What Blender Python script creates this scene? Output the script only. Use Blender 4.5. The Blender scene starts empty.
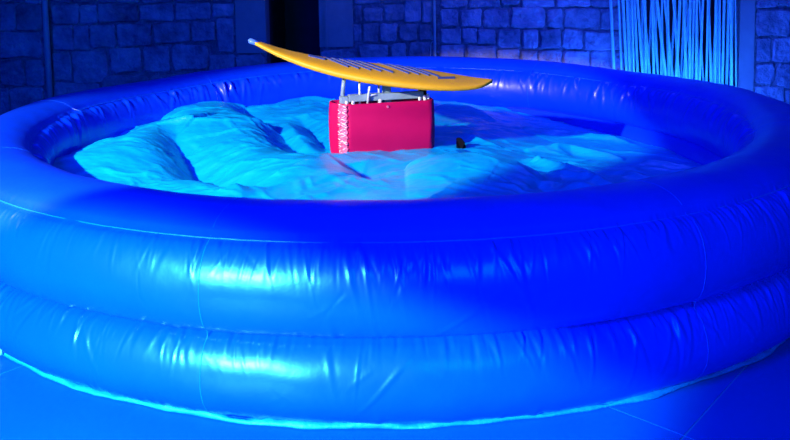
import bpy, bmesh, math, random
import numpy as np
from mathutils import Vector, Matrix

random.seed(7)
rng = np.random.default_rng(11)
scene = bpy.context.scene
C = scene.collection

# ------------------------------------------------------------------ camera
F, PITCH, ROLL, CH, PY = 795.0, 0.0899, -0.0164, 1.843, 41.68
cam_d = bpy.data.cameras.new('camera')
cam = bpy.data.objects.new('camera', cam_d)
C.objects.link(cam)
cam.matrix_world = (Matrix.Translation((0, 0, CH)) @ Matrix.Rotation(math.pi/2-PITCH, 4, 'X')
                    @ Matrix.Rotation(ROLL, 4, 'Z'))
cam_d.sensor_width = 36.0
cam_d.lens = F*36.0/790.0
cam_d.shift_y = -(220.0-PY)/790.0
cam_d.clip_start = 0.05
scene.camera = cam

# ------------------------------------------------------------------ world, exposure
scene.view_settings.view_transform = 'Standard'
scene.view_settings.look = 'None'
scene.view_settings.gamma = 1.0
scene.view_settings.use_curve_mapping = False
scene.view_settings.exposure = 0.0
w = bpy.data.worlds.new('world')
scene.world = w
w.use_nodes = True
w.node_tree.nodes['Background'].inputs[0].default_value = (0.01, 0.02, 0.3, 1)
w.node_tree.nodes['Background'].inputs[1].default_value = 0.05

# ------------------------------------------------------------------ lights of the room
def aim(o, tgt):
    d = Vector(tgt)-o.location
    o.rotation_euler = d.to_track_quat('-Z', 'Y').to_euler()

def spot(name, loc, tgt, col, power, size, blend, rad=0.1):
    l = bpy.data.lights.new(name, 'SPOT')
    l.color = col; l.energy = power; l.spot_size = math.radians(size); l.spot_blend = blend
    l.shadow_soft_size = rad
    o = bpy.data.objects.new(name, l); C.objects.link(o); o.location = loc; aim(o, tgt)
    return o

def area(name, loc, tgt, col, power, sx, sy):
    l = bpy.data.lights.new(name, 'AREA')
    l.shape = 'RECTANGLE'; l.size = sx; l.size_y = sy; l.color = col; l.energy = power
    o = bpy.data.objects.new(name, l); C.objects.link(o); o.location = loc; aim(o, tgt)
    return o

# blue stage wash: flood lamps hung left of and above the viewer
area('blue_flood', (-3.0, -0.5, 3.9), (0.2, 5.5, 0.4), (0.0, 0.03, 1.0), 470, 1.6, 1.6)
area('blue_flood', (1.6, -2.0, 3.0), (0.8, 5.5, 0.4), (0.0, 0.26, 1.0), 160, 1.6, 1.6)
# white profile lamp on the left that picks out board, red base and floor sheet
o = spot('white_spot', (-4.4, 1.2, 3.3), (-0.86, 6.2, 0.26), (1.0, 0.92, 0.64), 3700, 33.5, 0.20, 0.05)
o.scale = (1.0, 0.80, 1.0)
# shuttered cyan-white lamp beside the viewer that washes the left of the near wall in a wide low beam
o = spot('cyan_spot', (-2.9, -0.6, 1.75), (-1.47, 3.4, -0.06), (0.10, 0.95, 1.0), 5000, 56, 0.15, 0.10)
o.scale = (1.0, 0.37, 1.0)
# cyan-blue floor washer standing behind the pool, at the foot of the rope curtain
area('floor_washer', (3.4, 9.35, 0.12), (3.4, 10.3, 1.0), (0.015, 0.13, 1.0), 62, 2.4, 0.2)
area('blue_flood', (2.6, 7.6, 3.9), (2.6, 10.2, 1.0), (0.03, 0.06, 1.0), 115, 1.5, 0.6)

# ------------------------------------------------------------------ helpers
def ray(x, y):
    X, Y = x-395.0, y-PY
    c, s = math.cos(ROLL), math.sin(ROLL)
    X, Y = X*c+Y*s, -X*s+Y*c
    u = -Y/F; cp, sp = math.cos(PITCH), math.sin(PITCH)
    return (X/F, cp+u*sp, -sp+u*cp)
def aty(x, y, D):
    r = ray(x, y); t = D/r[1]
    return (r[0]*t, D, r[2]*t+CH)
def atz(x, y, Z):
    r = ray(x, y); t = (Z-CH)/r[2]
    return (r[0]*t, r[1]*t, Z)

def tag(o, label=None, cat=None, group=None, kind=None):
    if label: o['label'] = label
    if cat: o['category'] = cat
    if group: o['group'] = group
    if kind: o['kind'] = kind
    return o
def empty(name, loc=(0, 0, 0), rot=(0, 0, 0)):
    o = bpy.data.objects.new(name, None); C.objects.link(o)
    o.location = loc; o.rotation_euler = rot; o.empty_display_size = 0.1
    return o
def link(name, me, m, parent=None, smooth=False):
    o = bpy.data.objects.new(name, me); C.objects.link(o)
    if m is not None and not me.materials: me.materials.append(m)
    if parent is not None: o.parent = parent
    if smooth: me.polygons.foreach_set('use_smooth', [True]*len(me.polygons))
    return o
def pyd(name, v, f, m, parent=None, smooth=False):
    me = bpy.data.meshes.new(name); me.from_pydata([tuple(map(float, p)) for p in v], [], f); me.update()
    return link(name, me, m, parent, smooth)
def bmo(name, bm, m, parent=None, smooth=False):
    bmesh.ops.recalc_face_normals(bm, faces=bm.faces[:])
    me = bpy.data.meshes.new(name); bm.to_mesh(me); bm.free()
    return link(name, me, m, parent, smooth)
def grid_mesh(name, P, m, parent=None, wrap_u=False, flip=False):
    nu, nv = P.shape[:2]
    idx = np.arange(nu*nv).reshape(nu, nv)
    a = idx if wrap_u else idx[:-1]
    b = np.roll(idx, -1, 0) if wrap_u else idx[1:]
    q = np.stack([a[:, :-1], b[:, :-1], b[:, 1:], a[:, 1:]], -1).reshape(-1, 4)
    if flip: q = q[:, ::-1]
    me = bpy.data.meshes.new(name)
    me.vertices.add(nu*nv); me.vertices.foreach_set('co', P.reshape(-1).astype(np.float32))
    me.loops.add(q.size); me.loops.foreach_set('vertex_index', q.reshape(-1).astype(np.int32))
    me.polygons.add(len(q)); me.polygons.foreach_set('loop_start', np.arange(0, q.size, 4, dtype=np.int32))
    me.polygons.foreach_set('use_smooth', np.ones(len(q), dtype=bool))
    me.update(calc_edges=True); me.validate()
    return link(name, me, m, parent)
def box(bm, lo, hi, bev=0.0):
    r = bmesh.ops.create_cube(bm, size=1.0)
    vs = r['verts']
    for v in vs:
        v.co = Vector([(lo[i]+hi[i])/2+v.co[i]*(hi[i]-lo[i]) for i in range(3)])
    if bev > 0:
        es = list({e for v in vs for e in v.link_edges})
        bmesh.ops.bevel(bm, geom=es, offset=bev, segments=2, affect='EDGES', profile=0.6)
def tube(pts, rad, n=8, cap=True):
    """verts/faces of a tube along points"""
    pts = [Vector(p) for p in pts]; V = []; Fc = []
    R = rad if hasattr(rad, '__len__') else [rad]*len(pts)
    for i, p in enumerate(pts):
        t = (pts[min(i+1, len(pts)-1)]-pts[max(i-1, 0)]).normalized()
        a = Vector((0, 0, 1)) if abs(t.z) < 0.9 else Vector((1, 0, 0))
        u = t.cross(a).normalized(); v = t.cross(u)
        for k in range(n):
            an = 2*math.pi*k/n
            V.append(p+(u*math.cos(an)+v*math.sin(an))*R[i])
    for i in range(len(pts)-1):
        for k in range(n):
            k2 = (k+1) % n
            Fc.append((i*n+k, i*n+k2, (i+1)*n+k2, (i+1)*n+k))
    if cap:
        Fc.append(tuple(range(n))[::-1]); Fc.append(tuple(range((len(pts)-1)*n, len(pts)*n)))
    return V, Fc

def vnoise(x, y, seed=0):
    r = np.random.default_rng(seed); T = r.random((256, 256))*2-1
    xi = np.floor(x).astype(int); yi = np.floor(y).astype(int)
    fx = x-xi; fy = y-yi; fx = fx*fx*(3-2*fx); fy = fy*fy*(3-2*fy)
    g = lambda a, b: T[a % 256, b % 256]
    return ((g(xi, yi)*(1-fx)+g(xi+1, yi)*fx)*(1-fy)+(g(xi, yi+1)*(1-fx)+g(xi+1, yi+1)*fx)*fy)
def fbm(x, y, o=4, seed=0):
    s = 0; a = 1.0
    for k in range(o):
        s = s+a*vnoise(x*2**k+17*k, y*2**k+9*k, seed+k); a *= 0.5
    return s

# ------------------------------------------------------------------ materials
def mat(name, col, rough=0.6, spec=0.5, metal=0.0, var=0.0, vscale=4.0, bump=0.0, bscale=40.0, coat=0.0, bdist=0.02,
        col2=None, detail=6.0, stretch=None, sheen=0.0):
    m = bpy.data.materials.new(name); m.use_nodes = True
    nt = m.node_tree; N = nt.nodes; L = nt.links
    b = N['Principled BSDF']
    b.inputs['Roughness'].default_value = rough
    b.inputs['Specular IOR Level'].default_value = spec
    b.inputs['Metallic'].default_value = metal
    b.inputs['Coat Weight'].default_value = coat
    b.inputs['Sheen Weight'].default_value = sheen
    tc = N.new('ShaderNodeTexCoord'); mp = N.new('ShaderNodeMapping')
    L.new(tc.outputs['Object'], mp.inputs['Vector'])
    if stretch: mp.inputs['Scale'].default_value = stretch
    no = N.new('ShaderNodeTexNoise'); no.inputs['Scale'].default_value = vscale
    no.inputs['Detail'].default_value = detail; no.inputs['Roughness'].default_value = 0.65
    L.new(mp.outputs[0], no.inputs['Vector'])
    cr = N.new('ShaderNodeValToRGB')
    c2 = col2 if col2 else tuple(c*(1-var) for c in col)
    cr.color_ramp.elements[0].position = 0.32; cr.color_ramp.elements[0].color = (*c2, 1)
    cr.color_ramp.elements[1].position = 0.68; cr.color_ramp.elements[1].color = (*col, 1)
    L.new(no.outputs['Fac'], cr.inputs['Fac']); L.new(cr.outputs[0], b.inputs['Base Color'])
    if bump > 0:
        n2 = N.new('ShaderNodeTexNoise'); n2.inputs['Scale'].default_value = bscale
        n2.inputs['Detail'].default_value = 5.0
        L.new(mp.outputs[0], n2.inputs['Vector'])
        bp = N.new('ShaderNodeBump'); bp.inputs['Strength'].default_value = bump
        bp.inputs['Distance'].default_value = bdist
        L.new(n2.outputs['Fac'], bp.inputs['Height']); L.new(bp.outputs[0], b.inputs['Normal'])
    return m

M = {}
M['pool'] = mat('blue_pvc', (0.0, 0.048, 0.9), 0.31, 0.5, var=0.12, vscale=3, bump=0.12, bscale=9)
M['piping'] = mat('seam_tape', (0.0, 0.11, 0.9), 0.4, 0.5, var=0.1, bump=0.2, bscale=30)
M['hem'] = mat('pale_hem', (0.01, 0.22, 0.8), 0.45, 0.5, var=0.3, vscale=9, bump=0.3, bscale=40)
M['sheet'] = mat('sheet_pvc', (0.0, 0.44, 0.95), 0.34, 0.5, var=0.25, vscale=6, bump=0.35, bscale=14, stretch=(0.6, 1.6, 1))
M['board'] = mat('yellow_foam', (0.86, 0.44, 0.014), 0.5, 0.4, var=0.10, vscale=7, bump=0.05, bscale=60)
M['grip'] = mat('blue_grip', (0.06, 0.10, 0.38), 0.8, 0.3, var=0.3, vscale=30, bump=0.3, bscale=150)
M['tip'] = mat('blue_tip', (0.10, 0.25, 0.8), 0.35, 0.5, var=0.1)
M['red'] = mat('red_vinyl', (0.60, 0.002, 0.09), 0.5, 0.2, var=0.08, vscale=5, bump=0.08, bscale=12)
M['lace'] = mat('pink_lacing', (0.95, 0.16, 0.32), 0.5, 0.4, var=0.3, vscale=30)
M['steel'] = mat('painted_steel', (0.30, 0.42, 0.5), 0.4, 0.5, metal=0.0, var=0.25, vscale=12)
M['rod'] = mat('zinc_rod', (0.75, 0.8, 0.85), 0.35, 0.6, metal=0.2, var=0.1)
M['black'] = mat('black_rubber', (0.003, 0.003, 0.008), 0.8, 0.1, var=0.2)
M['bolt'] = mat('white_bolt', (0.85, 0.85, 0.85), 0.4, 0.5, var=0.05)
M['stone'] = mat('stone', (0.46, 0.42, 0.54), 0.9, 0.15, vscale=3.5, bump=1.0, bscale=9, bdist=0.07, col2=(0.11, 0.12, 0.20), detail=9)
M['stone2'] = mat('dark_stone', (0.40, 0.36, 0.46), 0.9, 0.15, vscale=3.0, bump=1.0, bscale=8, bdist=0.07, col2=(0.08, 0.09, 0.14), detail=9)
M['stone3'] = mat('pale_lit_stone', (0.50, 0.46, 0.60), 0.9, 0.15, vscale=4.0, bump=1.0, bscale=11, bdist=0.08, col2=(0.18, 0.16, 0.26), detail=9)
M['mortar'] = mat('mortar', (0.30, 0.27, 0.36), 0.95, 0.1, vscale=5, bump=1.0, bscale=18, bdist=0.06, col2=(0.12, 0.10, 0.15), detail=9)
M['plaster'] = mat('smooth_render', (0.34, 0.32, 0.36), 0.85, 0.2, vscale=2, bump=0.25, bscale=12, col2=(0.26, 0.24, 0.28))
M['roomwall'] = mat('rough_wall', (0.22, 0.2, 0.24), 0.9, 0.2, vscale=1.5, bump=0.6, bscale=6, col2=(0.13, 0.12, 0.16))
M['dark'] = mat('recess_shade', (0.06, 0.065, 0.08), 0.9, 0.1, var=0.3)  # near-black colour stands for the shade inside the wall openings
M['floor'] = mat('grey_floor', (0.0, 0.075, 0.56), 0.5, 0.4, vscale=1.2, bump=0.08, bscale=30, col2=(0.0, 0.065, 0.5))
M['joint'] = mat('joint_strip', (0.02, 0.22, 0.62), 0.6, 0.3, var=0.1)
M['rope'] = mat('pale_rope', (0.45, 0.95, 0.9), 0.7, 0.3, var=0.15, vscale=3, bump=0.3, bscale=60, stretch=(1, 1, 4))
M['pipe'] = mat('grey_pipe', (0.40, 0.48, 0.5), 0.5, 0.4, var=0.2, vscale=5)
M['plug'] = mat('white_plug', (0.9, 0.88, 0.7), 0.4, 0.5, var=0.05)

# ------------------------------------------------------------------ room shell
WY = 10.2
RX, RY0, RZ = 7.6, -3.6, 4.6
def slab(name, lo, hi, m):
    bm = bmesh.new(); box(bm, lo, hi); o = bmo(name, bm, m); o['kind'] = 'structure'; return o
# floor: big laid panels, set diagonally, thin pale joint strips between them
fl = slab('floor', (-RX, RY0, -0.12), (RX, WY+1.9, -0.003), M['joint'])
corner = Vector((1.111, 2.972)); ua = Vector((0.744, -0.668)); ub = Vector((0.668, 0.744)); S = 2.6
for i in range(-5, 6):
    for j in range(-5, 6):
        c = corner+ua*(i+0.5)*S+ub*(j+0.5)*S
        if not (-RX-1.3 < c.x < RX+1.3 and RY0-1.3 < c.y < WY+1.3): continue
        bm = bmesh.new()
        g = 0.0045
        vs = [bm.verts.new((*(c+ua*(sx*(S/2-g))+ub*(sy*(S/2-g))), -0.03)) for sx, sy in ((-1, -1), (1, -1), (1, 1), (-1, 1))]
        f = bm.faces.new(vs)
        r = bmesh.ops.extrude_face_region(bm, geom=[f])
        tv = [e for e in r['geom'] if isinstance(e, bmesh.types.BMVert)]
        for v in tv: v.co.z = 0.0
        # trim to the room
        for co, no in (((-RX, 0, 0), (-1, 0, 0)), ((RX, 0, 0), (1, 0, 0)), ((0, RY0, 0), (0, -1, 0)), ((0, WY, 0), (0, 1, 0))):
            bmesh.ops.bisect_plane(bm, geom=bm.verts[:]+bm.edges[:]+bm.faces[:], plane_co=co, plane_no=no, clear_outer=True)
        if len(bm.faces) < 3: bm.free(); continue
        bmo('floor_panel', bm, M['floor'], fl)
slab('wall_left', (-RX-0.2, RY0, 0), (-RX, WY+0.3, RZ), M['roomwall'])
slab('wall_right', (RX, RY0, 0), (RX+0.2, WY+0.3, RZ), M['roomwall'])
slab('wall_front', (-RX, RY0-0.2, 0), (RX, RY0, RZ), M['roomwall'])
slab('ceiling', (-RX, RY0, RZ), (RX, WY+0.3, RZ+0.2), M['roomwall'])

# back wall: mortar bed with two openings, stones laid on it one by one
DX0, DX1, DZ = -1.657, -0.965, 2.35       # dark doorway
KX0, KX1, KZ = 2.95, 4.40, 2.9            # opening behind the ropes
MB = 0.035                                # stones stand this far proud of the bed
bm = bmesh.new()
for lo, hi in (((-RX, 0), (DX0, RZ)), ((DX0, DZ), (DX1, RZ)), ((DX1, 0), (KX0, RZ)), ((KX0, KZ), (KX1, RZ)), ((KX1, 0), (RX, RZ))):
    box(bm, (lo[0], WY, lo[1]), (hi[0], WY+0.3, hi[1]))
wall = bmo('wall_back', bm, M['mortar']); wall['kind'] = 'structure'
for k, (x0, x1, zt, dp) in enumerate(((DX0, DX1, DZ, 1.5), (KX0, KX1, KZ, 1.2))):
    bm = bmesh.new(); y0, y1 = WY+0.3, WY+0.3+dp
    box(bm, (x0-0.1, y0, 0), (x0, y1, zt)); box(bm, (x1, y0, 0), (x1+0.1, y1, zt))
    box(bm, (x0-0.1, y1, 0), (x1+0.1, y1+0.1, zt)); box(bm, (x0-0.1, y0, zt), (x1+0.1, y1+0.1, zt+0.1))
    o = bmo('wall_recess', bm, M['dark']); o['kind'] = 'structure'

def stone_mesh(x0, x1, z0, z1, proud, rn):
    """an uneven dressed block: irregular rounded outline, worn front"""
    w_, h_ = x1-x0, z1-z0
    cx, cz = (x0+x1)/2, (z0+z1)/2
    c = min(w_, h_)*rn.uniform(0.05, 0.14)
    j = lambda s: rn.uniform(-s, s)
    base = [(x0+c, z0), (cx+j(w_*.1), z0), (x1-c, z0), (x1, z0+c), (x1, cz+j(h_*.1)), (x1, z1-c), (x1-c, z1), (cx+j(w_*.1), z1),
            (x0+c, z1), (x0, z1-c), (x0, cz+j(h_*.1)), (x0, z0+c)]
    ja = min(w_, h_)*0.045
    base = [(a+j(ja), b+j(ja)) for a, b in base]
    V = [(a, WY+0.01, b) for a, b in base]
    ins = 0.012
    V += [(a+(cx-a)*0.01, WY-proud*0.55, b) for a, b in base]
    V += [(a+(cx-a)/w_*2*ins*1.3, WY-proud+j(0.006), b+(cz-b)/h_*2*ins*1.3) for a, b in base]
    V.append((cx+j(w_*.15), WY-proud+j(0.014), cz+j(h_*.15)))
    n = 12; Fc = []
    for r_ in (0, 1):
        for k in range(n):
            k2 = (k+1) % n
            Fc.append((r_*n+k, r_*n+k2, (r_+1)*n+k2, (r_+1)*n+k))
    for k in range(n): Fc.append((2*n+k, 2*n+(k+1) % n, 3*n))
    return V, Fc
rn = random.Random(5)
STONES = []   # x0,x1,z0,z1,proud,material key
def px_rect(a, b, c, d, joint=0.35):
    x0 = aty((a+joint), (b+d)/2, WY)[0]; x1 = aty((c-joint), (b+d)/2, WY)[0]
    z1 = aty((a+c)/2, b+joint, WY)[2]; z0 = aty((a+c)/2, d-joint, WY)[2]
    return x0, x1, z0, z1
hand = [ # left of the doorway, rows as seen
 # row tops follow the courses of the photograph (left, top, right, bottom)
 (-30,-22,0,2),(0,-24,24,3),(24,-24,43,4),(51,-22,72,3),(72,-22,97,3),(97,-22,140,3),(140,-22,174,3),(174,-22,211,2),(211,-22,235,2),
 (-30,4,-4,31),(-4,4,17,31),(17,4,43,31),(52,4,80,24),(80,4,98,24),(98,4,139,22),(140,4,174,21),(175,3,211,20),(212,3,235,17),
 (-34,32,-2,58),(-2,32,43,58),(53,25,74,51),(74,25,90,50),(90,24,117,48),(118,23,152,46),(153,22,191,43),(192,21,216,42),(217,18,235,53),
 (-34,59,0,86),(0,60,26,86),(26,60,44,86),(53,52,72,81),(73,51,108,84),(110,47,142,73),(143,46,171,72),(172,44,209,70),(210,54,236,80),(236,54,266,80),
 (-34,87,10,118),(10,87,44,116),(54,82,101,112),(102,75,150,100),(151,74,200,98),(201,82,264,104),
 # between doorway and the pipe
 (354,-20,380,4),(381,-20,405,4),(405,-20,432,-2),
 (354,5,362,23),(363,7,383,22),(384,4,404,22),(404,-1,421,23),(422,0,432,23),
 (353,24,362,42),(363,23,379,43),(380,23,398,42),(399,23,417,41),(418,24,433,41),
 (321,49,358,70),(359,44,389,70),(390,43,407,68),(408,42,433,66),
 # between the pipe and the ropes
 (440,-16,468,8),(468,-16,500,8),(500,-18,520,6),(521,-18,554,8),(555,-18,590,7),(590,-20,618,7),
 (440,9,459,27),(460,9,482,27),(483,9,509,28),(510,7,545,28),(546,9,563,28),(563,8,600,28),(600,8,620,30),
 (440,28,461,44),(462,28,477,44),(477,29,496,44),(497,29,521,48),(522,29,538,49),(539,29,561,49),(562,29,583,49),(583,31,622,50),
 (440,45,465,62),(466,45,496,62),(497,49,520,66),(521,50,538,68),(538,50,562,68),(563,50,590,72),(590,51,624,76),
 (440,63,480,90),(481,63,520,92),(521,69,560,95),(561,73,624,100),
 # right of the post
 (755,-20,778,8),(778,-20,800,6),(755,9,790,36),(791,8,820,36),(755,37,771,62),(772,37,800,62),(755,63,774,84),(775,63,812,88),
 (755,85,784,112),(785,89,830,116)]
for r_ in hand:
    x0, x1, z0, z1 = px_rect(*r_)
    if z0 < 0.02: z0 = 0.02
    if z1-z0 < 0.06: continue
    STONES.append([x0, x1, z0, z1])
def solid(x, z):
    if DX0-0.38 < x < DX1+0.43 and z < 2.75: return False
    if KX0-0.02 < x < KX1+0.19 and z < KZ+0.05: return False
    return True
# the courses go on above, below and beside the part in view
HX0, HX1, HZ0, HZ1 = -5.6, 5.7, 0.1, 1.78
fill = []
z = 0.02
rows = []
zz = 1.80
while zz < RZ-0.1:
    hgt = rn.uniform(0.27, 0.36); rows.append((zz, min(zz+hgt, RZ-0.02), -RX, RX)); zz += hgt
zz = 0.02
while zz < 1.78:
    hgt = rn.uniform(0.27, 0.36); rows.append((zz, min(zz+hgt, 1.79), -RX, -5.55)); rows.append((zz, min(zz+hgt, 1.79), 5.7, RX)); zz += hgt
for z0, z1, xa, xb in rows:
    x = xa+0.01
    while x < xb-0.1:
        wd = rn.uniform(0.3, 0.6); xe = min(x+wd, xb-0.01)
        if solid(x+0.02, z0+0.02) and solid(xe-0.02, z0+0.02) and solid((x+xe)/2, z0+0.02): fill.append([x+0.012, xe-0.012, z0+0.01, z1-0.01])
        x = xe
for s in STONES:
    v, f = stone_mesh(*s, MB*rn.uniform(0.7, 1.35), rn)
    cx = (s[0]+s[1])/2
    key = rn.choice(['stone', 'stone', 'stone2']) if cx < 0.5 else rn.choice(['stone', 'stone3', 'stone'])
    if cx > 0.5 and s[2] < 0.55: key = 'stone3'  # low stones on the right take the washer's glow in their paler colour
    pyd('stone', v, f, M[key], wall)
V = []; Fc = []
for s in fill:
    v, f = stone_mesh(*s, MB*rn.uniform(0.7, 1.35), rn)
    n0 = len(V); V += v; Fc += [tuple(n0+i for i in q) for q in f]
o = pyd('upper_stonework', V, Fc, M['stone'], wall); o['kind'] = 'stuff'

# smooth rendered jambs and the post beside the ropes
def trim(name, lo, hi, m=M['plaster'], bev=0.008):
    bm = bmesh.new(); box(bm, lo, hi, bev); o = bmo(name, bm, m); o['kind'] = 'structure'; return o
zj = aty(250, 53, WY)[2]
trim('trim_1', (aty(236, 20, WY)[0], WY-0.045, zj), (DX0+0.005, WY+0.28, 2.72))
zj2 = aty(336, 47, WY)[2]
t2 = trim('trim_2', (DX1-0.005, WY-0.03, zj2), (aty(353, 20, WY)[0], WY+0.28, 2.72))
bm = bmesh.new(); xx = aty(325, 20, WY)[0]
box(bm, (xx, WY-0.055, zj2), (xx+0.028, WY-0.029, 2.7), 0.004); bmo('bead', bm, M['plaster'], t2)
trim('trim_3', (DX0-0.38, WY-0.05, 2.36), (DX1+0.42, WY+0.2, 2.75))
trim('trim_4', (4.41, WY-0.07, 0), (4.605, WY+0.1, 3.1))

# ------------------------------------------------------------------ pipes on the back wall
def pipe(x, y, r, label, brack):
    t = empty('wall_pipe', (x, y, 0)); tag(t, label, 'pipe')
    v, f = tube([(0, 0, 0.0), (0, 0, 1.5), (0, 0, 3.0), (0, 0, RZ)], r, 14)
    pyd('pipe_run', v, f, M['pipe'], t, True)
    for z in brack:
        bm = bmesh.new(); box(bm, (-r*1.7, -r*1.15, z-0.015), (r*1.7, WY-0.01-y, z+0.015), 0.003)
        bmo('pipe_bracket', bm, M['pipe'], t)
pipe(aty(47.5, 40, 10.1)[0], 10.08, 0.036, 'grey vertical pipe on the dark stone wall at far left', (0.15, 1.9, 3.4))
pipe(aty(434.5, 30, 10.12)[0], 10.12, 0.018, 'thin vertical pipe on the stone wall behind the board tail', (0.62, 1.95, 3.4))
# small looped cable beside the thin pipe
a = aty(430.5, 56, 10.14); b = aty(434, 41.5, 10.14)
v, f = tube([(a[0], 10.14, 0.3), (a[0], 10.14, b[2]-0.06), (a[0]+0.012, 10.14, b[2]-0.015), ((a[0]+b[0])/2+0.01, 10.14, b[2]), (b[0]+0.005, 10.13, b[2]-0.02)], 0.007, 6)
tag(pyd('looped_cable', v, f, M['pipe'], None, True), 'short looped cable on the wall left of the thin pipe', 'cable')

# ------------------------------------------------------------------ rope curtain
cur = empty('rope_curtain', (3.5, 10.0, 0)); tag(cur, 'curtain of pale hanging ropes in front of a dark wall opening', 'curtain')
def rope(xb, xt, y, r):
    # xb, xt: photograph columns at row 85 and row 0
    pb = aty(xb, 80, y); pt = aty(xt, 0, y)
    k = (pt[0]-pb[0])/(pt[2]-pb[2])
    zt, zb = 3.12, 0.03
    top = pb[0]+k*(zt-pb[2])*0.75+k*0.1; bot = pb[0]+k*(zb-pb[2])
    ax = [bot, pb[0]+k*(0.9-pb[2]), pb[0]+k*(1.6-pb[2]), top]
    pts = [(ax[0]-3.5, y-10.0, zb), (ax[1]-3.5, y-10.0, 0.9), (ax[2]-3.5, y-10.0, 1.6), (ax[3]-3.5, y-10.0, zt)]
    v, f = tube(pts, r, 8)
    pyd('rope', v, f, M['rope'], cur, True)
front = [(614.5,610.5),(622,618.5),(627,623),(630,627),(634,632),(638,634.5),(643,637.5),(646,645),(650,643),(654,652),(658,653),
         (661,662),(666,657),(669,668),(673,664.5),(676,680),(679,673.5),(683,690),(686,684),(689.5,690),(692,694),(696,697),
         (699.5,703),(703,699.5),(706.5,708),(711,708.5),(715,716),(719.5,720),(722.5,724),(727,729),(731.5,731),(736,735.5)]
for i, (xb, xt) in enumerate(front):
    rope(xb, xt, 9.98+0.03*((i*7) % 3-1), rn.choice([0.010, 0.013, 0.016, 0.019]))
for i in range(22):
    x = 628+i*4.9+rn.uniform(-1.5, 1.5)
    rope(x, x+rn.uniform(-5, 5), 10.13+rn.uniform(-0.02, 0.03), rn.choice([0.011, 0.014]))
bm = bmesh.new(); box(bm, (2.74-3.5, -0.06, 3.10), (4.5-3.5, 0.19, 3.16), 0.01); bmo('rail', bm, M['steel'], cur)

# ------------------------------------------------------------------ inflatable pool
PC = np.array([-0.026, 6.08])
pool = empty('inflatable_pool', (PC[0], PC[1], 0))
tag(pool, 'big round blue inflatable pool with wrinkled double-tube wall', 'inflatable pool')
def arc(p0, p1, b, n, ex=0.62):
    """circular-ish bulge between two points, pushed out to the left of p0->p1 by b"""
    p0 = np.array(p0); p1 = np.array(p1); t = np.linspace(0, 1, n)
    d = p1-p0; nn = np.array([d[1], -d[0]])/np.hypot(*d)
    s = (np.clip(4*t*(1-t), 0, 1))**ex
    return p0+d*t[:, None]+nn*(b*s)[:, None]
segs = [arc((3.004, 0.012), (3.017, 0.372), 0.108, 34, 0.74), arc((3.017, 0.372), (2.984, 0.757), 0.100, 38),
        arc((2.984, 0.757), (2.55, 0.757), 0.093, 28), arc((2.55, 0.757), (2.517, 0.372), 0.095, 26),
        arc((2.517, 0.372), (2.54, 0.05), 0.08, 8)]
prof = segs[0]; marks = [0]
for s in segs[1:]:
    marks.append(len(prof)-1); prof = np.vstack([prof, s[1:]])
marks.append(len(prof)-1)
na1, na2 = 1650, 1250
az = np.concatenate([np.linspace(-90-56, -90+56, na1, endpoint=False), np.linspace(-34, 214, na2, endpoint=False)])
az = np.radians(az); nA = len(az)
nP = len(prof)
tan = np.gradient(prof, axis=0); tan /= np.linalg.norm(tan, axis=1)[:, None]
nrm = np.stack([tan[:, 1], -tan[:, 0]], 1)
arclen = np.concatenate([[0], np.cumsum(np.hypot(*np.diff(prof, axis=0).T))])
disp = np.zeros((nA, nP))
arcpos = az*3.05
def wrinkles(mark, direction, count, lmax, amax, wmin=0.006, wmax=0.017, seed=1, sharp=1.0):
    """gathers that fan out from a seam; direction +1 up the profile, -1 down"""
    r = np.random.default_rng(seed)
    dd = (arclen-arclen[mark])*direction
    m = marks[marks.index(mark)+(1 if direction > 0 else -1)]
    rngs = slice(mark, m+1) if direction > 0 else slice(m, mark+1)
    d = dd[rngs]
    tot = 2*math.pi
    for k in range(count):
        a0 = r.random()*tot+az[0]
        patch = 0.45+0.55*math.sin(a0*5.3+seed)*math.sin(a0*2.1+seed*2)
        L = lmax*(0.25+0.75*r.random()**2)*(0.6+0.6*abs(patch)); W = wmin+(wmax-wmin)*r.random()**1.5; A = amax*(W/wmax)*(0.35+0.75*r.random())*(0.7+0.5*patch)
        sl = r.normal(0, 0.25)
        if r.random() < 0.12: L *= 1.9; sl *= 2; A *= 0.7
        i0, i1 = np.searchsorted(arcpos, [a0*3.05-0.16, a0*3.05+0.16])
        if i1 <= i0: continue
        u = arcpos[i0:i1, None]-a0*3.05-sl*d[None, :]
        env = np.clip(d/0.03, 0, 1)*np.exp(-(d/L)**2)
        g = np.exp(-(u/W)**2*0.5)-0.45*np.exp(-((u-W*2.2)/W)**2*0.5)
        disp[i0:i1, rngs] += A*g*env[None, :]*r.choice([1, 1, -0.8])
m0, m1, m2, m3, m4, m5 = marks
wrinkles(m2, -1, 1500, 0.19, 0.0085, 0.0045, 0.0105, seed=3)      # under the upper outer seam
wrinkles(m1, -1, 1400, 0.16, 0.0080, 0.0045, 0.0105, seed=4)      # under the outer groove
wrinkles(m1, 1, 420, 0.10, 0.006, seed=5)         # above the groove
wrinkles(m0, 1, 420, 0.10, 0.007, seed=6)         # above the hem
wrinkles(m2, 1, 520, 0.07, 0.003, seed=7)        # on the cap
wrinkles(m3, 1, 560, 0.24, 0.020, 0.012, 0.028, seed=8)  # inner wall
wrinkles(m3, -1, 260, 0.05, 0.003, seed=9)
wrinkles(m4, -1, 300, 0.08, 0.008, 0.012, 0.03, seed=10)
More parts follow.
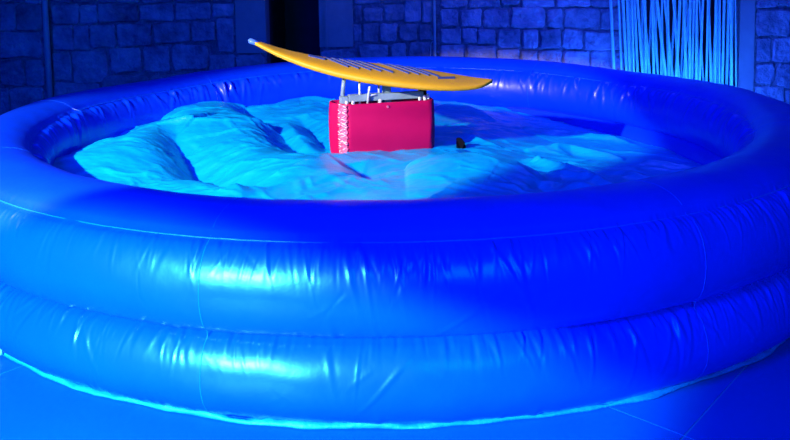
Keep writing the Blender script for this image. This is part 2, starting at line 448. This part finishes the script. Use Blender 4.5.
# long faint diagonal creases across the bulges
def crease(a0, s0, a1, s1, W, A):
    p = np.stack([np.repeat(arcpos[:, None], nP, 1), np.repeat(arclen[None, :], nA, 0)], -1)
    i0, i1 = np.searchsorted(arcpos, [min(a0, a1)*3.05-0.1, max(a0, a1)*3.05+0.1])
    q = p[i0:i1]; A0 = np.array([a0*3.05, s0]); B0 = np.array([a1*3.05, s1]); d = B0-A0
    t = np.clip(((q-A0)@d)/(d@d), 0, 1); e = q-(A0+t[..., None]*d); dist = np.hypot(e[..., 0], e[..., 1])
    disp[i0:i1] += A*np.exp(-(dist/W)**2)*np.sin(np.pi*np.clip(t, 0.02, 0.98))
rr = np.random.default_rng(77)
for k in range(80):
    a0 = math.radians(-90+rr.uniform(-55, 55)); s_lo, s_hi = (arclen[m0], arclen[m1]) if rr.random() < .5 else (arclen[m1], arclen[m2])
    s0 = rr.uniform(s_lo, s_hi); s1 = np.clip(s0+rr.uniform(-0.15, 0.15), s_lo+.02, s_hi-.02)
    crease(a0, s0, a0+math.radians(rr.uniform(-4, 4)), s1, 0.006, rr.uniform(-0.0025, 0.0025))
crease(math.radians(-87.5), arclen[m1]+0.03, math.radians(-82), arclen[m1]+0.24, 0.007, 0.004)
crease(math.radians(-93), arclen[m0]+0.12, math.radians(-88), arclen[m1]-0.03, 0.007, 0.004)
# the groove between the tubes is pinched in
for k_, a_ in ((m1-1, .002), (m1, .008), (m1+1, .002)): disp[:, k_] -= a_
# slow swelling of the tubes
AZ, SS = np.meshgrid(az, arclen, indexing='ij')
disp += 0.004*vnoise(AZ*3.05*2.2+40, SS*5, 21)+0.0018*vnoise(AZ*3.05*7+40, SS*11, 22)
lift = 0.026*np.clip(np.sin(az), 0, 1)**6-0.026*np.exp(-((np.degrees(az)-32)/16)**2)-0.026*np.exp(-((np.degrees(az)-148)/16)**2)
Rr = prof[None, :, 0]+nrm[None, :, 0]*disp
Zz = prof[None, :, 1]+nrm[None, :, 1]*disp
Zz = Zz*(1+lift[:, None]/0.85)
Zz = np.maximum(Zz, 0.004)
P = np.stack([Rr*np.cos(az)[:, None], Rr*np.sin(az)[:, None], Zz], -1)
wallo = grid_mesh('tube_wall', P, M['pool'], pool, wrap_u=True)
ed = np.empty(len(wallo.data.edges)*2, dtype=np.int32); wallo.data.edges.foreach_get('vertices', ed); ed = ed.reshape(-1, 2)
sh = wallo.data.attributes.new('sharp_edge', 'BOOLEAN', 'EDGE')
sh.data.foreach_set('value', ((ed % nP == m1) | (ed % nP == m4)).all(1))
# ring-shaped seam tapes and nine upright panel seams, as thin proud strips on the wall
def strip_along(idx_p, half, proud, name, parent):
    base = np.stack([prof[idx_p, 0]+0.0*az, prof[idx_p, 1]*(1+lift/0.85)], -1)
    n = nrm[idx_p]; t = tan[idx_p]
    ring = []
    wob = 0.0015*vnoise(az*40, az*0+3, 31)
    for du, dn in ((-half, -0.004), (-half, proud), (half, proud), (half, -0.004)):
        ring.append(np.stack([(base[:, 0]+t[0]*du+n[0]*(dn+wob))*np.cos(az), (base[:, 0]+t[0]*du+n[0]*(dn+wob))*np.sin(az), base[:, 1]+t[1]*du+n[1]*(dn+wob)], -1))
    Q = np.stack(ring, 1)
    return grid_mesh(name, Q, M['piping'], parent, wrap_u=True)
strip_along(m2, 0.0035, 0.0035, 'seam_tape', wallo)
strip_along(m3, 0.0035, 0.0035, 'seam_tape', wallo)
sub = range(2, nP-3, 2)
for k in range(9):
    a_t = math.radians(-104.5+40*k)
    while a_t < az[0]: a_t += 2*math.pi
    i = int(np.argmin(np.abs(az-a_t)))
    i = min(max(i, 3), nA-4)
    cpt = P[i][list(sub)]; tt = np.array([-math.sin(az[i]), math.cos(az[i]), 0])
    nn3 = np.stack([nrm[list(sub), 0]*math.cos(az[i]), nrm[list(sub), 0]*math.sin(az[i]), nrm[list(sub), 1]], -1)
    off = 0.0020
    Q = np.stack([cpt-tt*off-nn3*0.003, cpt-tt*off+nn3*0.0015, cpt+tt*off+nn3*0.0015, cpt+tt*off-nn3*0.003], 1)
    grid_mesh('panel_seam', Q, M['piping'], wallo)
# ruffled hem lying on the floor around the foot of the wall
hz = np.linspace(0, 2*np.pi, 1500, endpoint=False)
wv = fbm(hz*3.05*4+50, hz*0, 3, 41)
wid = 0.024+0.012*wv
hr = []
for f_, zf in ((-0.3, 0.006), (0.0, 0.018), (0.35, 0.026), (0.8, 0.020), (1.0, 0.012), (1.0, 0.004), (0.2, 0.003)):
    rad = 3.012+wid*f_; zc = zf*(1+0.5*fbm(hz*3.05*7+90, hz*0+f_*3, 3, 43))
    hr.append(np.stack([rad*np.cos(hz), rad*np.sin(hz), np.maximum(zc, 0.003)], -1))
grid_mesh('hem', np.stack(hr, 1), M['hem'], pool, wrap_u=True)
# white plug on the hem at far left
p = atz(1.0, 352, 0.03)
v, f = tube([(p[0]-PC[0]-0.045, p[1]-PC[1], 0.035), (p[0]-PC[0]-0.02, p[1]-PC[1]-0.002, 0.034), (p[0]-PC[0]-0.012, p[1]-PC[1]-0.003, 0.034), (p[0]-PC[0]+0.008, p[1]-PC[1]-0.004, 0.032)],
            [0.010, 0.013, 0.017, 0.015], 10)
tag(pyd('valve_plug', v, f, M['plug'], pool, True), 'small white plug at the foot of the wall')

# ------------------------------------------------------------------ draped floor sheet
g = 0.0115; R0 = 2.60
xs = np.arange(-R0, R0+g, g)
X, Y = np.meshgrid(xs, xs, indexing='ij')
ZB = 0.50
AMP = 1.0
def stroke(pts, A, wl, wr, Hf, taper=True, p=1.3):
    """add a ridge (A>0) or valley (A<0) along a polyline given in photograph pixels, laid on the sheet;
       wl, wr: widths in metres left and right of the direction of travel"""
    W3 = [np.array(atz(a, b, ZB)[:2])-PC for a, b in pts]
    best = np.full(X.shape, 1e9); sgn = np.zeros(X.shape); tt = np.zeros(X.shape)
    tot = sum(np.hypot(*(W3[i+1]-W3[i])) for i in range(len(W3)-1)); acc = 0
    for i in range(len(W3)-1):
        d = W3[i+1]-W3[i]; L = np.hypot(*d)
        t = np.clip(((X-W3[i][0])*d[0]+(Y-W3[i][1])*d[1])/(L*L), 0, 1)
        ex = X-(W3[i][0]+t*d[0]); ey = Y-(W3[i][1]+t*d[1]); di = np.hypot(ex, ey)
        s = np.sign(d[0]*ey-d[1]*ex)
        m = di < best
        best = np.where(m, di, best); sgn = np.where(m, s, sgn); tt = np.where(m, (acc+t*L)/tot, tt)
        acc += L
    wd = np.where(sgn > 0, wl, wr)
    e = np.exp(-(best/wd)**p)
    if taper: e = e*np.clip(np.sin(np.pi*np.clip(tt, 0.0, 1.0)), 0.0, 1)**0.5
    return Hf+A*AMP*e
H = 0.015*fbm(X*1.1+5, Y*1.1+8, 3, 51)
wx = X+0.10*fbm(X*2+3, Y*2, 3, 52); wy = Y+0.12*fbm(X*2+30, Y*2+7, 3, 53)
th = 0.35
ua_, va_ = wx*math.cos(th)+wy*math.sin(th), -wx*math.sin(th)+wy*math.cos(th)
rid = 1-np.abs(fbm(ua_*0.9+4, va_*3.2+2, 4, 54))
H += 0.016*rid**3
th = -0.5
ub_, vb_ = wx*math.cos(th)+wy*math.sin(th), -wx*math.sin(th)+wy*math.cos(th)
H += 0.011*(1-np.abs(fbm(ub_*1.4+14, vb_*5.5+2, 4, 58)))**4
AMP = 1.7
wxx, wyy = X+PC[0], Y+PC[1]
H += 0.13*np.exp(-((wxx+1.35)/0.75)**2-((wyy-6.7)/0.85)**2)
H -= 0.20*(1/(1+np.exp(-(wxx-0.95)/0.33)))*np.clip(1.2-np.abs(wyy-6.8)/3.4, 0, 1)
# left mounds and the dark folds between them
H = stroke([(60,172),(110,165),(150,150),(175,142)], 0.06, 0.45, 0.30, H, False, 2)
H = stroke([(90,147),(115,137),(152,129)], -0.10, 0.10, 0.12, H)
H = stroke([(160,120),(195,112),(245,110)], 0.07, 0.30, 0.45, H, True, 2)
H = stroke([(178,137),(176,144),(188,152),(203,166),(226,180),(246,192)], -0.15, 0.42, 0.15, H)
H = stroke([(196,146),(230,152),(290,166),(340,178)], 0.05, 0.35, 0.40, H, True, 2)
H = stroke([(247,108),(262,118),(290,133),(330,152)], -0.12, 0.32, 0.15, H)
H = stroke([(262,130),(290,142),(322,156)], -0.08, 0.18, 0.12, H)
H = stroke([(284,118),(300,132),(330,146)], 0.05, 0.12, 0.25, H)
H = stroke([(196,176),(222,188),(246,198)], 0.05, 0.10, 0.16, H)
H = stroke([(300,112),(318,124),(334,140)], -0.08, 0.16, 0.12, H)
H = stroke([(335,157),(360,165),(385,162),(440,157)], -0.03, 0.16, 0.14, H)
H = stroke([(352,160),(364,168),(372,178)], -0.04, 0.14, 0.05, H)
# right: long low ridges whose near slopes catch the light
H = stroke([(545,172),(505,167),(460,165),(405,166)], 0.07, 0.42, 0.06, H, True, 1.6)
H = stroke([(436,104),(465,104),(495,109)], 0.045, 0.07, 0.22, H)
H = stroke([(470,148),(455,155),(436,160)], 0.04, 0.12, 0.08, H)
for pts, A in (([(520,114),(570,115),(630,120)], .03), ([(525,136),(570,132),(625,136)], .035), ([(525,147),(545,153),(570,160),(600,162)], .04),
               ([(545,163),(590,168),(625,178)], .035), ([(565,177),(585,181),(606,187)], .035), ([(640,140),(665,143),(700,146)], .025),
               ([(600,150),(640,158),(680,163)], .025), ([(455,125),(475,133),(500,137)], .02), ([(350,103),(300,100),(275,104)], .03)):
    H = stroke(pts, A*1.2, 0.09, 0.05, H)
H = stroke([(536,176),(556,184),(576,191)], -0.03, 0.06, 0.05, H)
# sheet sags a little against the wall and lifts round the base
RR = np.hypot(X, Y)
H += -0.03*np.clip((RR-2.25)/0.2, 0, 1)
Zs = ZB-0.015+H+0.0012*fbm(X*22, Y*14, 2, 60)
keep = RR < R0
idx = -np.ones(X.shape, int); idx[keep] = np.arange(keep.sum())
q = np.stack([idx[:-1, :-1], idx[1:, :-1], idx[1:, 1:], idx[:-1, 1:]], -1).reshape(-1, 4)
q = q[(q >= 0).all(1)]
me = bpy.data.meshes.new('floor_sheet')
co = np.stack([X[keep], Y[keep], Zs[keep]], -1)
me.vertices.add(len(co)); me.vertices.foreach_set('co', co.reshape(-1).astype(np.float32))
me.loops.add(q.size); me.loops.foreach_set('vertex_index', q.reshape(-1).astype(np.int32))
me.polygons.add(len(q)); me.polygons.foreach_set('loop_start', np.arange(0, q.size, 4, dtype=np.int32))
me.polygons.foreach_set('use_smooth', np.ones(len(q), dtype=bool)); me.update(calc_edges=True); me.validate()
link('floor_sheet', me, M['sheet'], pool)
def sheet_z(x, y):
    i = int(round((x-PC[0]+R0)/g)); j = int(round((y-PC[1]+R0)/g))
    return float(Zs[i, j])

# ------------------------------------------------------------------ machine in the red padded cover
# plan of the cover: front edge runs from front-left to front-right corner, sides chamfered
fl_ = Vector(atz(349, 150, 0.5)[:2]); fr_ = Vector(atz(434, 144, 0.5)[:2])
ux = (fr_-fl_).normalized(); uy = Vector((-ux.y, ux.x)); WX = (fr_-fl_).length
zb = 0.47
HD = 0.12
mach = empty('surf_machine', (fl_.x+ux.x*WX/2+uy.x*HD, fl_.y+ux.y*WX/2+uy.y*HD, zb), (0, 0, math.atan2(ux.y, ux.x)))
tag(mach, 'mechanical surf machine in a red padded cover, standing in the pool', 'ride machine')
hw = WX/2
plan = [(-hw, -HD), (-hw-0.115, 0.03), (-hw-0.10, HD+0.01), (-hw-0.06, HD+0.03), (hw-0.05, HD+0.03), (hw+0.02, HD), (hw+0.02, -HD+0.05), (hw-0.02, -HD)]
def rounded(plan, r, n=5):
    out = []
    for i, p in enumerate(plan):
        p = Vector(p); a = (Vector(plan[i-1])-p); b = (Vector(plan[(i+1) % len(plan)])-p)
        rr_ = min(r, a.length*0.45, b.length*0.45)
        p0 = p+a.normalized()*rr_; p1 = p+b.normalized()*rr_
        for k in range(n):
            t = k/(n-1); out.append(p0*(1-t)**2+p*2*t*(1-t)+p1*t*t)
    return out
rp = rounded(plan, 0.03)
HC = aty(349, 103.0, fl_.y)[2]-zb
bm = bmesh.new(); loops = []
def cen_in(p, d):
    return Vector((p.x*(1-d/abs(hw+0.1)), p.y*(1-d/0.13)))
nz = 9
for k in range(nz):
    z = HC*k/(nz-1)-0.02
    bulge = -0.008*math.sin(math.pi*k/(nz-1))
    loops.append([bm.verts.new((*cen_in(p, bulge+0.002*math.sin(i*1.7+k)), z)) for i, p in enumerate(rp)])
for d, z in ((0.006, HC-0.014), (0.016, HC-0.014), (0.022, HC-0.024), (0.022, HC-0.20)):
    loops.append([bm.verts.new((*cen_in(p, d), z)) for p in rp])
for a_, b_ in zip(loops[:-1], loops[1:]):
    for i in range(len(rp)):
        j = (i+1) % len(rp); bm.faces.new((a_[i], a_[j], b_[j], b_[i]))
bmo('padded_cover', bm, M['red'], mach, True)
# laced corner: a gathered strip with cross stitches, wrapped round the front-left corner
cdir = (Vector((-hw-0.115, 0.03))-Vector((-hw, -HD))).normalized(); cnr = Vector((-cdir.y, cdir.x))
if cnr.y > 0: cnr = -cnr
nu_, nv_ = 15, 70
QL = np.zeros((nu_, nv_, 3))
for a in range(nu_):
    for b in range(nv_):
        u = a/(nu_-1); z_ = HC*b/(nv_-1)-0.016
        edge = 0.006*math.sin(b*0.83)+0.004*math.sin(b*2.1+a)
        p_ = Vector((-hw, -HD))+cdir*(0.004+u*0.085+edge*(u-0.5)*2)
        ruff = 0.012*math.sin(b*1.25+2.2*math.sin(a*0.7))*math.sin(math.pi*u)+0.004*math.sin(b*2.3+a*1.7)
        p_ = p_+cnr*(0.008+ruff+0.010*math.sin(math.pi*u))
        QL[a, b] = (p_.x, p_.y, z_)
lac = grid_mesh('lacing_strip', QL, M['lace'], mach)
sol = lac.modifiers.new('thick', 'SOLIDIFY'); sol.thickness = 0.004
bm = bmesh.new()
for k in range(15):
    z0 = HC*(k+0.5)/15-0.012+0.006*math.sin(k*2.7)
    for sg in ((-1, 1) if k % 3 == 0 else ((-1,) if k % 2 else (1,))):
        t0, t1 = 0.010+0.008*math.sin(k*1.3), 0.080-0.010*math.sin(k*2.9)
        a_ = Vector((-hw, -HD))+cdir*t0+cnr*0.020; b_ = Vector((-hw, -HD))+cdir*t1+cnr*0.020
        v, f = tube([(a_.x, a_.y, z0-0.009*sg), ((a_.x+b_.x)/2, (a_.y+b_.y)/2-0.004, z0+0.004*math.sin(k)), (b_.x, b_.y, z0+0.011*sg)], 0.0030, 5)
        vs = [bm.verts.new(p_) for p_ in v]
        for q_ in f: bm.faces.new([vs[i_] for i_ in q_])
o = bmo('lacing_cord', bm, M['bolt'], mach)
# frame inside the cover: two rails, cross beams and the swivel post that carries the board
def part_box(name, lo, hi, m, bev=0.004, rot=None):
    bm = bmesh.new(); box(bm, lo, hi, bev)
    if rot: bmesh.ops.rotate(bm, verts=bm.verts[:], cent=Vector([(lo[i]+hi[i])/2 for i in range(3)]), matrix=Matrix.Rotation(rot[0], 3, rot[1]))
    return bmo(name, bm, m, mach)
part_box('base_frame', (-hw-0.02, -0.06, 0.0), (hw-0.04, 0.11, HC-0.12), M['steel'], 0.01)
part_box('cross_beam', (-hw+0.02, -0.055, HC-0.005), (hw-0.06, 0.0, HC+0.047), M['steel'], 0.004)
part_box('cross_beam', (-hw+0.02, 0.07, HC-0.03), (hw-0.06, 0.11, HC+0.02), M['steel'], 0.004)
part_box('swivel_post', (-0.030, 0.0, HC-0.12), (0.030, 0.07, HC+0.125), M['steel'], 0.006)
for x, y, z1, lean in ((-0.225, -0.03, 0.155, 0), (-0.155, -0.075, 0.11, -0.02), (-0.075, -0.03, 0.125, 0)):
    v, f = tube([(x+lean, y, HC-0.03), (x+lean*0.4, y, HC+0.07), (x, y, HC+z1)], 0.0095, 8); pyd('rod', v, f, M['rod'], mach, True)
v, f = tube([(-0.165, -0.07, HC+0.04), (-0.11, -0.06, HC+0.043), (-0.075, -0.03, HC+0.05)], 0.008, 8); pyd('link_bar', v, f, M['rod'], mach, True)
v, f = tube([(-hw-0.02, 0.03, HC-0.06), (-hw-0.01, 0.03, HC+0.08), (-hw+0.0, 0.02, HC+0.165)], 0.016, 10); pyd('damper', v, f, M['steel'], mach, True)
part_box('pivot_block', (-hw-0.045, -0.05, HC-0.03), (-hw+0.02, 0.02, HC+0.035), M['steel'], 0.01)
part_box('pivot_block', (hw-0.085, -0.05, HC+0.0), (hw-0.03, 0.03, HC+0.06), M['black'], 0.012)
for x, y, z in ((-hw-0.005, -0.085, 0.0), (-hw+0.045, -0.085, -0.002), (hw-0.06, -0.085, 0.012), (hw-0.03, -0.075, 0.02), (hw-0.10, -0.085, 0.0), (-0.08, -0.085, 0.0)):
    v, f = tube([(x, y, HC+z-0.03), (x, y, HC+z+0.004), (x, y, HC+z+0.010)], [0.013, 0.013, 0.008], 6); pyd('bolt', v, f, M['bolt'], mach)
# small seam eyelet on the front of the cover
v, f = tube([(-0.03, -HD-0.010, HC-0.045), (-0.03, -HD+0.004, HC-0.045)], 0.010, 8); pyd('eyelet', v, f, M['lace'], mach)

# ------------------------------------------------------------------ surfboard
YB = 6.08
brd = empty('surfboard', aty(390, 84, YB)); bx0, by0, bz0 = brd.location
tag(brd, 'yellow surfboard with blue grip stripes, tilted nose-up above the red base', 'surfboard')
brd.rotation_euler = (math.radians(7.0), 0, math.radians(-3.0))
# bottom line and rail read from the photograph at the board's distance: (x, bottom z, half width, thickness)
bot_px = [(250,42.5),(256,45.5),(268,52),(285,60.3),(310,69.8),(340,78.6),(370,84.6),(400,88.6),(430,91.2),(455,91.6),(475,90),(486,86.5),(492,82)]
half = [0.012,0.035,0.062,0.095,0.145,0.200,0.240,0.255,0.240,0.195,0.135,0.075,0.012]
thick = [0.026,0.034,0.042,0.055,0.070,0.082,0.088,0.088,0.082,0.070,0.055,0.042,0.026]
bxs = []; bzs = []
for (a, b), hwid in zip(bot_px, half):
    q_ = aty(a, b, YB-hwid*0.75); bxs.append(q_[0]*YB/(YB-hwid*0.75)-bx0); bzs.append(q_[2]-bz0+hwid*0.75*0.12)
N = 90
tx = np.linspace(bxs[0], bxs[-1], N)
def smooth_interp(x, xp, fp):
    y = np.interp(x, xp, fp)
    k = np.ones(7)/7; yp = np.pad(y, 3, mode='reflect', reflect_type='odd')
    return np.convolve(yp, k, 'valid')
zb_ = smooth_interp(tx, bxs, bzs); hh = np.maximum(smooth_interp(tx, bxs, half), 0.008); tk = np.maximum(smooth_interp(tx, bxs, thick), 0.02)
NS = 32
ring = []
for k in range(NS):
    an = 2*math.pi*k/NS
    c, s = math.cos(an), math.sin(an)
    cy = math.copysign(abs(c)**0.62, c); sz = math.copysign(abs(s)**0.75, s)
    crown = 0.10 if s > 0 else 0.0
    ring.append(np.stack([tx, hh*cy, zb_+tk*(0.5+0.5*sz)+0*tx], -1))
Pb = np.stack(ring, 1)
Pb = np.concatenate([Pb, Pb[:, :1]], 1)
body = grid_mesh('board_body', Pb, M['board'], brd, flip=True)
bm = bmesh.new(); bm.from_mesh(body.data); bmesh.ops.remove_doubles(bm, verts=bm.verts[:], dist=1e-5)
bmesh.ops.holes_fill(bm, edges=bm.edges[:]); bmesh.ops.recalc_face_normals(bm, faces=bm.faces[:]); bm.to_mesh(body.data); bm.free()
body.data.polygons.foreach_set('use_smooth', [True]*len(body.data.polygons))
def deck(x):  # top of the board on its centre line
    return float(np.interp(x, tx, zb_+tk))
# nose cap
r_ = [0.012, 0.020, 0.021, 0.020, 0.014]
xs_ = [bxs[0]-0.012, bxs[0]-0.004, bxs[0]+0.02, bxs[0]+0.055, bxs[0]+0.058]
pts = [(a, 0, float(np.interp(a, tx, zb_+tk*0.5))+0.001) for a in xs_]
v, f = tube(pts, r_, 12)
v = [Vector((p.x, p.y*1.5, p.z)) for p in v]
pyd('nose_cap', v, f, M['tip'], brd, True)['label'] = 'blue cap on the board nose'
# grip stripes: two staggered groups and two short end pads
def grip(x0, y0, x1, y1, wd=0.036):
    n = 14; V = []; Fc = []
    for i in range(n+1):
        x = x0+(x1-x0)*i/n; yv = y0+(y1-y0)*i/n
        hx = float(np.interp(x, tx, hh)); tkx = float(np.interp(x, tx, tk))
        for dy, dz in ((-wd/2, -0.010), (-wd/2, 0.007), (0.0, 0.008), (wd/2, 0.007), (wd/2, -0.010)):
            y_ = yv+dy; u = min(abs(y_)/hx, 0.98)
            s_ = (1-u**(2/0.62))**0.5    # height of the superellipse section at this y
            V.append((x, y_, float(np.interp(x, tx, zb_))+tkx*(0.5+0.5*s_**0.75)+dz))
        if i:
            b_ = (i-1)*5
            for k in range(5):
                k2 = (k+1) % 5; Fc.append((b_+k, b_+k2, b_+5+k2, b_+5+k))
    Fc.append((0, 1, 2, 3, 4)); Fc.append((n*5+4, n*5+3, n*5+2, n*5+1, n*5))
    pyd('grip_stripe', V, Fc, M['grip'], brd)
for x0, y0, x1, y1 in ((-0.50, 0.09, -0.31, -0.07), (-0.46, 0.13, -0.23, -0.075), (-0.405, 0.155, -0.14, -0.075), (-0.34, 0.175, -0.06, -0.07), (-0.275, 0.19, 0.03, -0.065),
                       (-0.11, 0.22, 0.15, -0.04), (-0.035, 0.225, 0.225, -0.03), (0.04, 0.22, 0.30, -0.02), (0.12, 0.21, 0.375, -0.015)):
    grip(x0, y0, x1, y1)
grip(-0.63, 0.05, -0.50, 0.035, 0.05)
grip(0.37, -0.07, 0.50, 0.0, 0.045)

# ------------------------------------------------------------------ dark strap end lying on the sheet beside the base
p = atz(461, 139, 0.52)
zs_ = sheet_z(p[0], p[1])
bm = bmesh.new()
prof2 = [(-0.05, 0.0), (-0.05, 0.09), (-0.01, 0.10), (0.015, 0.085), (0.03, 0.05), (0.05, 0.02), (0.045, -0.03), (0.0, -0.02)]
lo = [bm.verts.new((a*0.8, -0.03+0.012*((i*3) % 4), b*0.9)) for i, (a, b) in enumerate(prof2)]
hi = [bm.verts.new((a*0.6+0.02*math.sin(i*2), 0.03+0.012*((i*5) % 4), b*(0.7+0.15*math.sin(i*1.7)))) for i, (a, b) in enumerate(prof2)]
bm.faces.new(lo); bm.faces.new(hi[::-1])
for i in range(len(lo)):
    j = (i+1) % len(lo); bm.faces.new((lo[i], lo[j], hi[j], hi[i]))
bmesh.ops.bevel(bm, geom=bm.edges[:], offset=0.004, segments=1, affect='EDGES')
so = bmo('strap_end', bm, M['black']); so.location = (p[0], p[1], zs_)
tag(so, 'small dark crumpled strap end on the sheet right of the red base', 'strap')
